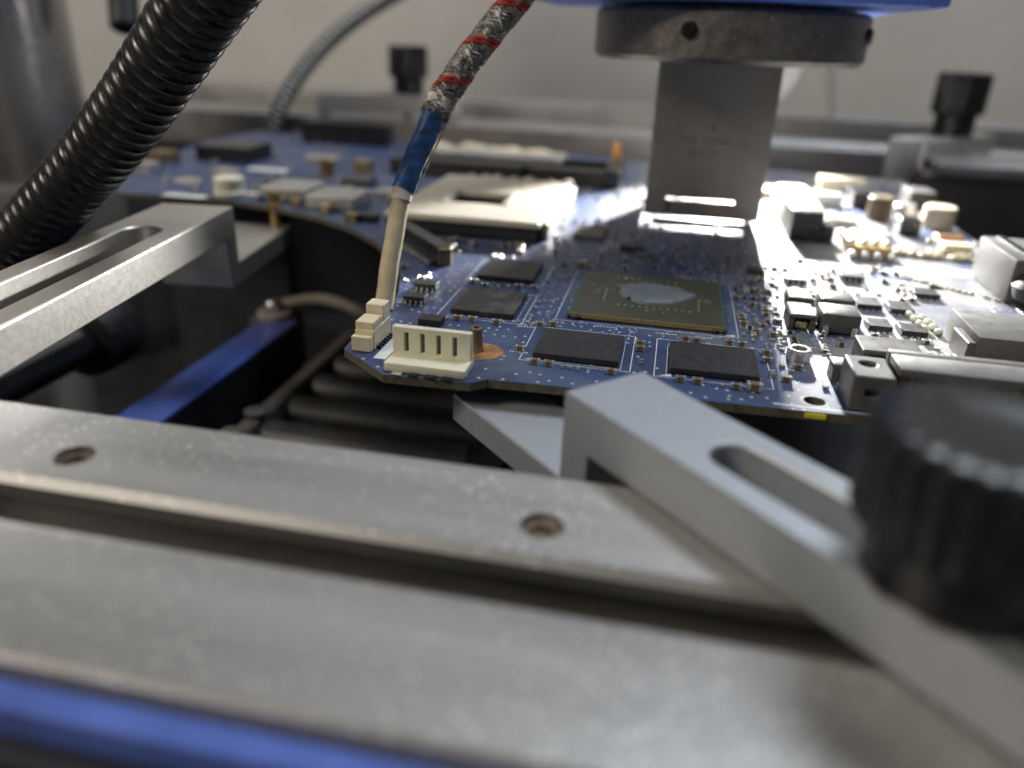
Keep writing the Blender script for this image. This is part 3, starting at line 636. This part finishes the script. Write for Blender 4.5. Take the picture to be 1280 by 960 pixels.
# chip being reworked under the nozzle, neighbours
ck = MB().box(-2, 24, 74, 100, .3, 1.4).build('rework_chip', gpu_m, BD, (11, 87, 0), .08); keep(-2, 24, 74, 100)
MB().box(5, 17, 81, 93, 1.4, 1.9).build('die', M('bare_silicon', (.25, .26, .29), .12, .6, .05, 200), ck, (11, 87, 1.4), .05)
part('controller_chip', MB().box(-21.2, -13.8, 46, 58, .1, 1.3), grey_plastic, (-17.5, 52, 0), .1); keep(-21.5, -13.5, 45, 59)
part('flash_chip', MB().box(-8.8, -3.2, 38.6, 43, .1, 1.2), black_chip, (-6, 41, 0), .1); keep(-9, -3, 38, 44)
# far-right parts
part('capacitor_can', MB().lathe([(3.6, 0), (3.6, 6.6), (3.2, 7)], (65, 103), 20), ceramic_tan, (65, 103, 0), 0)
part('capacitor_can', MB().lathe([(4.4, 0), (4.6, 1.5), (4.4, 6.0), (4.0, 6.4)], (80, 97), 20), cream, (80, 97, 0), 0)
MB().box(66, 71.5, 82, 88, .02, 4.6).build('black_relay', blackp, BD, (68, 85, 0), .2)
MB().box(60, 70, 118, 132, .02, 5).build('black_relay', blackp, BD, (65, 125, 0), .3)
MB().lathe([(3.2, 0), (3.2, 4), (2.8, 4.4)], (73.5, 108), 16).build('capacitor_can', silver_can, BD, (73.5, 108, 0))
part('orange_part', MB().box(75, 82, 78.5, 81.5, .02, 1.6), copper, (78, 80, 0), .3)
part('paper_label', MB().box(56.5, 75, 41.2, 47.6, .012, .08), label_m, (66, 44, 0), 0); keep(56, 76, 40, 48)
for x, y, w_, d_, h_ in ((60, 76, 6, 4, 1.5), (52, 92, 8, 6, 2), (76, 66, 7, 5, 2.5), (82, 128, 8, 12, 6), (52, 120, 10, 6, 4), (62, 150, 16, 8, 5), (30, 128, 12, 8, 3), (10, 120, 14, 6, 3)):
    part('grey_part', MB().box(x-w_/2, x+w_/2, y-d_/2, y+d_/2, .02, h_), random.choice((grey_plastic, silver_can, cream)), (x, y, 0), .25); keep(x-w_/2, x+w_/2, y-d_/2, y+d_/2)
mb = MB()
for i in range(60): mb.ball((random.uniform(58, 79), random.uniform(57, 64), .5), random.uniform(.5, 1.5), 7, .7)
mb.build('flux_crust', gunk, BD, (68, 60, 0))
mb = MB()
for i in range(40): mb.ball((56+i*.42+random.uniform(-.4, .4), 37-i*.34+random.uniform(-.8, .8), .25), random.uniform(.2, .6), 7, .6)
mb.build('flux_crust', gunk, BD, (62, 30, 0))

# left wing
part('capacitor_can', MB().lathe([(4.6, 0), (4.9, .4), (4.9, 1.4), (4.4, 1.8), (4.5, 5.2), (4.1, 5.7), (1, 5.8)], (-128.5, 64), 28), cream_w, (-128.5, 64, 0), 0)
for x0, x1, y0, y1 in ((-117.2, -102.6, 60.5, 76), (-99.6, -85.2, 54.5, 69.5)):
    part('shielded_inductor', MB().box(x0, x1, y0, y1, .1, 4.2), silver_can, ((x0+x1)/2, y0, 0), .5, 2)
MB().lathe([(1.6, -5.5), (1.6, -1.5), (2.3, -1.4), (2.3, .3), (1.7, .5), (1.5, 3.6), (.9, 3.8)], (-110.2, 56.6), 18).build('brass_post', brass, BD, (-110.2, 56.6, 0))
MB().lathe([(2.6, .05), (2.4, 6), (1.8, 6.4)], (-115, 104), 18).build('brass_post', brass, BD, (-115, 104, 0))
bc = part('black_connector', MB().box(-174, -153, 118, 138, .02, 5.5), blackp, (-163, 128, 0), .4)
part('black_connector', MB().box(-162, -122, 182, 192, .02, 9), blackp, (-142, 186, 0), .5)
for x, y, w_, d_ in ((-140.5, 56.9+2.2, 14, 4.5), (-122, 69, 9, 5), (-140, 110, 16, 6), (-98, 84, 13, 8)):
    part('paper_label', MB().box(x-w_/2, x+w_/2, y-d_/2, y+d_/2, .012, .07), label_m, (x, y, 0), 0)
for x, y, w_, d_, h_, m_ in ((-92, 51.5, 3, 3, 2.6, gold), (-81.5, 44.5, 3.4, 3, 2.4, gold), (-104, 57.4, 3, 2.2, 2.4, gold), (-118, 60, 3, 3, 2, tin), (-78, 47, 6, 4, 2.0, blackp), (-148, 95, 8, 6, 2, tin), (-100, 96, 10, 7, 2.5, grey_plastic), (-128, 130, 12, 8, 3, silver_can),
                             (-108, 120, 6, 6, 4, gold), (-122, 84, 10, 5, 1.6, black_chip), (-150, 76, 7, 5, 1.6, tin), (-84, 82, 8, 8, 2, silver_can), (-182, 110, 8, 10, 4, ceramic_tan), (-176, 92, 6, 6, 3, tin)):
    part('board_part', MB().box(x-w_/2, x+w_/2, y-d_/2, y+d_/2, .02, h_), m_, (x, y, 0), .25)
    keep(x-w_/2, x+w_/2, y-d_/2, y+d_/2)
keep(-190, -70, 60, 110, 0)

# small passives
def passive(l, w_, h, body, name):
    e = .26*l
    bm_me = MB().box(-l/2+e, l/2-e, -w_/2, w_/2, .03, h).mesh((0, 0, 0), .04)
    en_me = MB().box(-l/2, -l/2+e-.01, -w_/2-.03, w_/2+.03, .01, h+.03).box(l/2-e+.01, l/2, -w_/2-.03, w_/2+.03, .01, h+.03).mesh((0, 0, 0), .05)
    return name, bm_me, en_me, body
P_tan = passive(1.7, .95, .85, ceramic_tan, 'capacitor'); P_org = passive(2.0, 1.2, .9, ceramic_org, 'capacitor'); P_blk = passive(1.5, .8, .5, black_chip, 'resistor')
P_sil = passive(.95, .5, .45, tin, 'solder_bit'); P_big = passive(2.4, 1.5, 1.2, ceramic_tan, 'capacitor')
P_fer = passive(1.6, .85, .8, ferrite, 'ferrite_bead')
cnt = {}
def place(P, x, y, rz=0, solder=True):
    name, bme, eme, body = P
    if cnt.get(name, 0) >= 250: return
    cnt[name] = cnt.get(name, 0)+1
    o = put(name, bme, body, BD, (x, y, 0), rz); put('terminal', eme, tin, o, (x, y, 0))
    keep(x-1, x+1, y-.8, y+.8, 0)
tan = [(-36.6, 1.4), (-26.7, .7), (-23.5, 1.0), (-33.7, -21.4), (-31.0, -21.2), (-26.4, -21.4), (-18.7, -20.3), (-16.5, -37.5), (-14.2, -37.7), (-4.2, -38.1), (-.4, -24.4), (-.3, -26.8), (6.5, -37.9), (9.1, -37.9), (14.9, -38.3),
       (7.3, -19.8), (9.2, -20.1), (14.8, -19.5), (16.9, -19.7), (17.8, -6.4), (-19.9, -32.7)]
for x, y in tan: place(P_tan, x, y, random.uniform(-.06, .06))
place(P_big, 17.6, -38.1); place(P_big, 19.6, 11.5, R(90)); place(P_org, -16.3, 23.1); place(P_tan, -16.3, -19.4)
for x, y in ((-33.9, .5), (-20, 21.1), (.1, -32.4), (22.6, 16.6), (-12, 24.5)): place(P_blk, x, y, R(90) if x > -1 else 0)
for x, y in [(-30.9, -.3), (-28.9, .4), (-21.1, -7.4), (-21.2, -10.9), (-21, -16.1), (-21.8, 15.7), (-19.8, 11.2), (-18.7, 10.4), (-21.9, 7.5), (-37.2, 23.1), (-35.2, 22.6), (-32.6, 23.2), (-10.8, -38), (-9.4, -38.2), (-7.8, -37.8), (-6, -37.6), (-12, -37.9),
             (-13.7, 20.5), (-8.5, 19.6), (-6.7, 19.5), (5.2, 19.6), (6.2, 19.3), (7.3, 19), (8.3, 18.7), (9.5, 18.8), (10.9, 19), (12.1, 19), (13.3, 19.1), (-17.7, 12), (22.9, 10.5), (-35.6, -21.6), (-36.9, -21.4), (11.5, -38), (12.8, -38.1)]:
    place(P_sil, x, y, random.choice((0, R(90))))
def scatter(zone, n, kinds, r=.9):
    x0, x1, y0, y1 = zone; k = 0
    for _ in range(n*14):
        if k >= n: break
        x, y = random.uniform(x0, x1), random.uniform(y0, y1)
        if free(x, y, r): place(random.choice(kinds), x, y, random.choice((0, 0, R(90), random.uniform(-.1, .1)))); k += 1
scatter((17.4, 25, -19, 24), 60, (P_sil, P_sil, P_tan, P_blk), .7)
scatter((24, 32, -20, -10), 26, (P_sil, P_sil, P_blk), .6)
scatter((30, 52, -18, -7), 20, (P_sil, P_tan, P_fer), .8)
scatter((24, 34, 9, 34), 26, (P_sil, P_fer, P_blk, P_tan), .8)
scatter((34, 56, 14, 46), 34, (P_sil, P_fer, P_sil, P_tan), 1.0)
scatter((-28, 26, 21, 38), 60, (P_sil, P_sil, P_sil, P_blk, P_fer), .9)
scatter((-28, 24, 38, 74), 70, (P_sil, P_sil, P_sil, P_fer, P_tan), 1.1)
scatter((-28, 34, 98, 150), 50, (P_big, P_fer, P_tan), 1.6)
scatter((44, 88, 70, 180), 60, (P_big, P_fer, P_tan), 1.6)
scatter((-62, -30, 24, 36), 12, (P_sil, P_big, P_tan), 1.0)
scatter((-58, -40, -2, 14), 6, (P_sil, P_tan), .8)
scatter((20, 26, -36, -18), 8, (P_sil, P_tan), .7)
scatter((28, 33, -43, -32), 4, (P_sil,), .5)
for zone, n in (((-186, -74, 60, 110), 60), ((-186, -100, 110, 196), 50)):
    for _ in range(n):
        x, y = random.uniform(*zone[:2]), random.uniform(*zone[2:])
        if y > 60+max(0, (x+108))*-.1: place(random.choice((P_big, P_tan, P_sil, P_fer)), x, y, random.choice((0, R(90))))

# ------------------------------------------------------------------ hot air head with nozzle
HD = thing('hot_air_head', 'blue hot air head with round dark collar and square steel nozzle over the board', 'rework head', (10.7, 86, 3))
nz = MB().prism([(-4.8, 70), (26.4, 70), (26.4, 102), (-4.8, 102)], 3.0, 43.2, [[(-3.8, 71), (25.4, 71), (25.4, 101), (-3.8, 101)]]).build('nozzle', nozzle_m, HD)
cut(nz, MB().box(1.0, 19.3, 69, 72, 4.2, 8.2)); cut(nz, MB().box(-1.5, 23, 100, 104, 2, 15)); soften(nz, .25, 1)  # unseen rear opening added to let lamp light out under the nozzle front
MB().box(.2, 20.2, 71.3, 71.9, 3.6, 7.3).build('inner_baffle', nozzle_m, HD)
MB().box(-3.7, 25.3, 71.1, 100.9, 38, 40).build('nozzle_roof', nozzle_m, HD)
MB().lathe([(34, 43), (35.3, 44.2), (35.3, 54.2), (34.4, 55.2)], (12, 84), 72).build('collar', collar_m, HD, (12, 84, 43), 0)
MB().lathe([(31, 55.1), (31, 60)], (12, 84), 48).build('neck', blackp, HD, (12, 84, 55))
MB().box(-40, 55.5, 47, 118, 56.2, 130).build('housing', bluehead, HD, (10, 82, 56), .8, 2)
MB().box(-39, 54.5, 118.1, 119.6, 57, 129).build('rear_cover', blackp, HD, (8, 119, 57), .3)  # unseen black cover added to stop blue light bouncing off the housing
for a in (-107, -20, 160):
    ca, sa = math.cos(R(a)), math.sin(R(a)); q = []
    for r_ in (34.2, 35.0, 36.3): q.append((12+r_*ca, 84+r_*sa, 50.2))
    MB().tube(q, lambda i, a_: 2.1 if i < 2 else 1.7, 16).build('screw', screw_m, HD, q[0])
def text(body, x, z, size, parent):
    c = bpy.data.curves.new('t', 'FONT'); c.body = body; c.size = size*S; c.extrude = .00001; c.align_x = 'CENTER'
    tmp = bpy.data.objects.new('tmp', c); col.objects.link(tmp); bpy.context.view_layer.update()
    me = bpy.data.meshes.new_from_object(tmp.evaluated_get(bpy.context.evaluated_depsgraph_get())); bpy.data.objects.remove(tmp)
    o = put('engraved_text', me, engr, parent, (x, 69.97, z)); o.rotation_euler = (R(90), 0, 0)
    return o
text('T B', 9.9, 26.3, 2.6, HD); text('TOP 7GH0A', 9.3, 22.9, 2.6, HD); text('28 X 28', 8.9, 19.6, 2.5, HD); text('4', 19.8, 22.0, 2.2, HD)

# ------------------------------------------------------------------ work lamp behind the nozzle
WL = thing('work_lamp', 'small white lamp shining on the board from behind the nozzle', 'lamp', (36, 190, 30))
lp = Vector((20, 197, 46)); sd = Vector((.02, -1, -.12)).normalized()
rr_ = [10, 22, 28, 30, 30, 28.5, 26]
MB().tube([lp-sd*t for t in (22, 19, 12, 4, 1, 0, 1.2)], lambda i, a: rr_[i], 48).build('lamp_shell', white_p, WL)
MB().tube(spline([tuple(lp-sd*21), (24, 232, 70), (40, 262, 82), (66, 290, 60), (80, 300, 14)], 8), 3, 12).build('lamp_neck', white_p, WL)
le = Vector((26.5, 194, 59)); ld = (Vector((50, 0, 0))-le).normalized()
MB().lathe([(4.2, 0), (4.2, 1.2), (3.4, 1.8)], (0, 0), 20).build('lamp_lens', white_p, WL, (0, 0, 0)).matrix_local = Matrix.Translation((Vector((26.5, 196.6, 59))-Vector((36, 190, 30)))*S) @ sd.to_track_quat('Z', 'Y').to_matrix().to_4x4()
MB().box(14, 40, 177, 198, 60.8, 62.2).build('added_visor', white_p, WL, (27, 188, 61), .3)  # unseen plate added to keep the lamp beam off the blue housing
ls = bpy.data.lights.new('work_lamp_light', 'SPOT'); ls.energy = 14.0; ls.color = (1.0, .985, .95); ls.spot_size = R(79); ls.spot_blend = .25; ls.shadow_soft_size = .006
la = bpy.data.objects.new('work_lamp_light', ls); col.objects.link(la); la.location = le*S
la.rotation_euler = ld.to_track_quat('-Z', 'Y').to_euler()

# ------------------------------------------------------------------ temperature probe
PR = thing('temperature_probe', 'thin ceramic temperature probe with blue sleeve and grey red braided lead', 'probe', (-48.6, -19.8, 0))
stick = spline([(-48.6, -19.9, .05), (-48.5, -16.6, 7), (-48.2, -13.2, 14), (-47.8, -9.9, 20.6)], 8)
MB().tube(stick, lambda i, a: 1.75+.05*math.sin(a*3+i*.7), 18).build('ceramic_stick', ceramic_st, PR)
MB().tube(spline([(-47.9, -10.9, 18.6), (-47.75, -9.6, 21.2)], 4), 1.95, 18).build('tape_collar', ceramic_wh, PR)
slv = resample(spline([(-47.85, -10.0, 20.4), (-46.6, -7.6, 24.6), (-45.3, -5.6, 28.5), (-43.2, -2.4, 34.6)], 14), .35)
MB().tube(slv, lambda i, a: 2.12+.006*i+.05*math.sin(i*.31+2*a)+.035*math.sin(i*.83-3*a)+.05*math.sin(i*.17+a+1), 28).build('blue_sleeve', sleeve_m, PR)
MB().tube([p+Vector((2.38, .43, -1.08)) for p in slv[2:-1]], lambda i, a: .17+.05*math.sin(i*.9), 6).build('sleeve_seam', braid_w, PR)
lead = resample(spline([(-43.6, -3.0, 33.4), (-42.1, -.9, 37.1), (-38.0, 3.0, 43.9), (-33.6, 6.9, 50.2), (-29.2, 10.4, 56.2), (-24, 14, 63), (-18, 17, 72)], 16), .3)
MB().tube(lead, 2.15, 16).build('lead_core', rubber, PR)
def frames(P):
    out = []; fr = None
    for i, p in enumerate(P):
        t = (P[min(i+1, len(P)-1)]-P[max(i-1, 0)]).normalized()
        if fr is None: fr = t.cross(Vector((.3, .2, 1))).normalized()
        fr = (fr-t*fr.dot(t)).normalized(); out.append((p, fr.copy(), t.cross(fr)))
    return out
FRM = frames(lead); NS = 11; PITCH = 9.0
mbs = {'g': MB(), 'r': MB(), 'w': MB()}
for d_ in (1, -1):
    for k in range(NS):
        pts = []
        for i in range(0, len(FRM), 2):
            p, u, v = FRM[i]; a = 2*math.pi*(d_*i*.3/PITCH+k/NS)
            rr = 2.32+.17*math.cos(math.pi*(2*NS*i*.3/PITCH)+k*math.pi)*d_+(.22 if d_ == 1 and k < 2 else 0)
            pts.append(p+(u*math.cos(a)+v*math.sin(a))*rr)
        key = 'r' if (d_ == 1 and k in (0, 1)) else ('w' if (k == 2 and d_ == -1) else 'g')
        mbs[key].tube(pts, .42, 6)
for key, nm, m_ in (('g', 'grey_braid', braid_g), ('r', 'red_braid', braid_r), ('w', 'pale_braid', braid_w)):
    o = mbs[key].build(nm, m_, PR); o['kind'] = 'stuff'
mb = MB()                                            # frayed collar where the braid meets the sleeve
for i in range(46):
    p, u, v = FRM[7+i % 6]; a = random.uniform(0, 6.28); n_ = u*math.cos(a)+v*math.sin(a); t_ = (FRM[8][0]-FRM[3][0]).normalized()
    q = p+n_*2.35; mb.tube([q+t_*random.uniform(.4, 1.6), q+n_*.2, q+n_*random.uniform(.05, .45)-t_*random.uniform(.3, 1.1)], .13, 4)
for i in range(40):
    j = random.randrange(5, len(FRM)-5); p, u, v = FRM[j]; a = random.uniform(0, 6.28); n_ = u*math.cos(a)+v*math.sin(a); t_ = (FRM[j+2][0]-p).normalized()
    mb.tube([p+n_*2.4, p+n_*(2.4+random.uniform(.2, .6))+t_*random.uniform(-.5, .5), p+n_*(2.5+random.uniform(.2, 1.0))+t_*random.uniform(-1, 1)], .05, 4)
o = mb.build('frayed_fibre', braid_w, PR); o['kind'] = 'stuff'
MB().tube([FRM[i][0] for i in range(5, 12)], lambda i, a: 2.72+.14*math.sin(5*a)+.1*math.sin(9*a+i), 24).build('thread_wrap', braid_w, PR)

# ------------------------------------------------------------------ corrugated hose
hp = resample(spline([(-157.8, -10.8, -16.2), (-136.8, -12.5, 0.4), (-113.7, -15.3, 18.6), (-94.2, -20, 34.1), (-73.8, -27.2, 51.1), (-59, -33.7, 62.4)], 20), .24)
PH = 2.95
def hr(i, a):
    ph = (i*.24/PH-a/(2*math.pi)) % 1.0
    return 5.55+.95*math.sin(math.pi*ph)**.55+.05*math.sin(i*.021+a)
tag(MB().tube(hp, hr, 40).build('corrugated_hose', hose_m, None, (-157.8, -10.8, -16.2)), 'black corrugated hose slanting across above the silver clamp arm', 'hose')
# silver gooseneck tube
gp = resample(spline([(-206, 219, -90), (-204, 219, -40), (-201, 221, -12), (-194, 226, 9.2), (-182.8, 237.7, 29.7), (-167.2, 248.8, 46.8), (-145.6, 260.1, 62.2), (-118, 272, 76)], 16), .5)
tag(MB().tube(gp, lambda i, a: 4.0+.45*math.cos(i*.5*2*math.pi/3.0), 20).build('gooseneck_tube', M('dull_conduit', (.30, .29, .27), .5, .6, .1, 200), None, (-206, 219, -90)), 'thin silver gooseneck tube rising behind the board', 'tube')
# steel post and black cable
po = thing('steel_post', 'thick grey steel post standing beside the black corrugated hose', 'post', (-262, 132, -90))
MB().lathe([(27, -90), (27, 220)], (-263, 132), 64).build('post_body', steel, po)
MB().lathe([(36, -90), (36, -16), (34, -13)], (-263, 132), 64).build('post_base', darkgrey, po)
tag(MB().tube(spline([(-232, 170, 240), (-226, 165, 120), (-220.5, 157.3, 76.6), (-216, 148, 54), (-213.5, 143, 43)], 8), lambda i, a: 3.6 if i > 31 else (5.6 if i > 14 else 4.2), 16).build('hanging_cable', rubber, None, (-213.5, 143, 43)), 'black cable with a thick plug hanging behind the corrugated hose', 'cable')
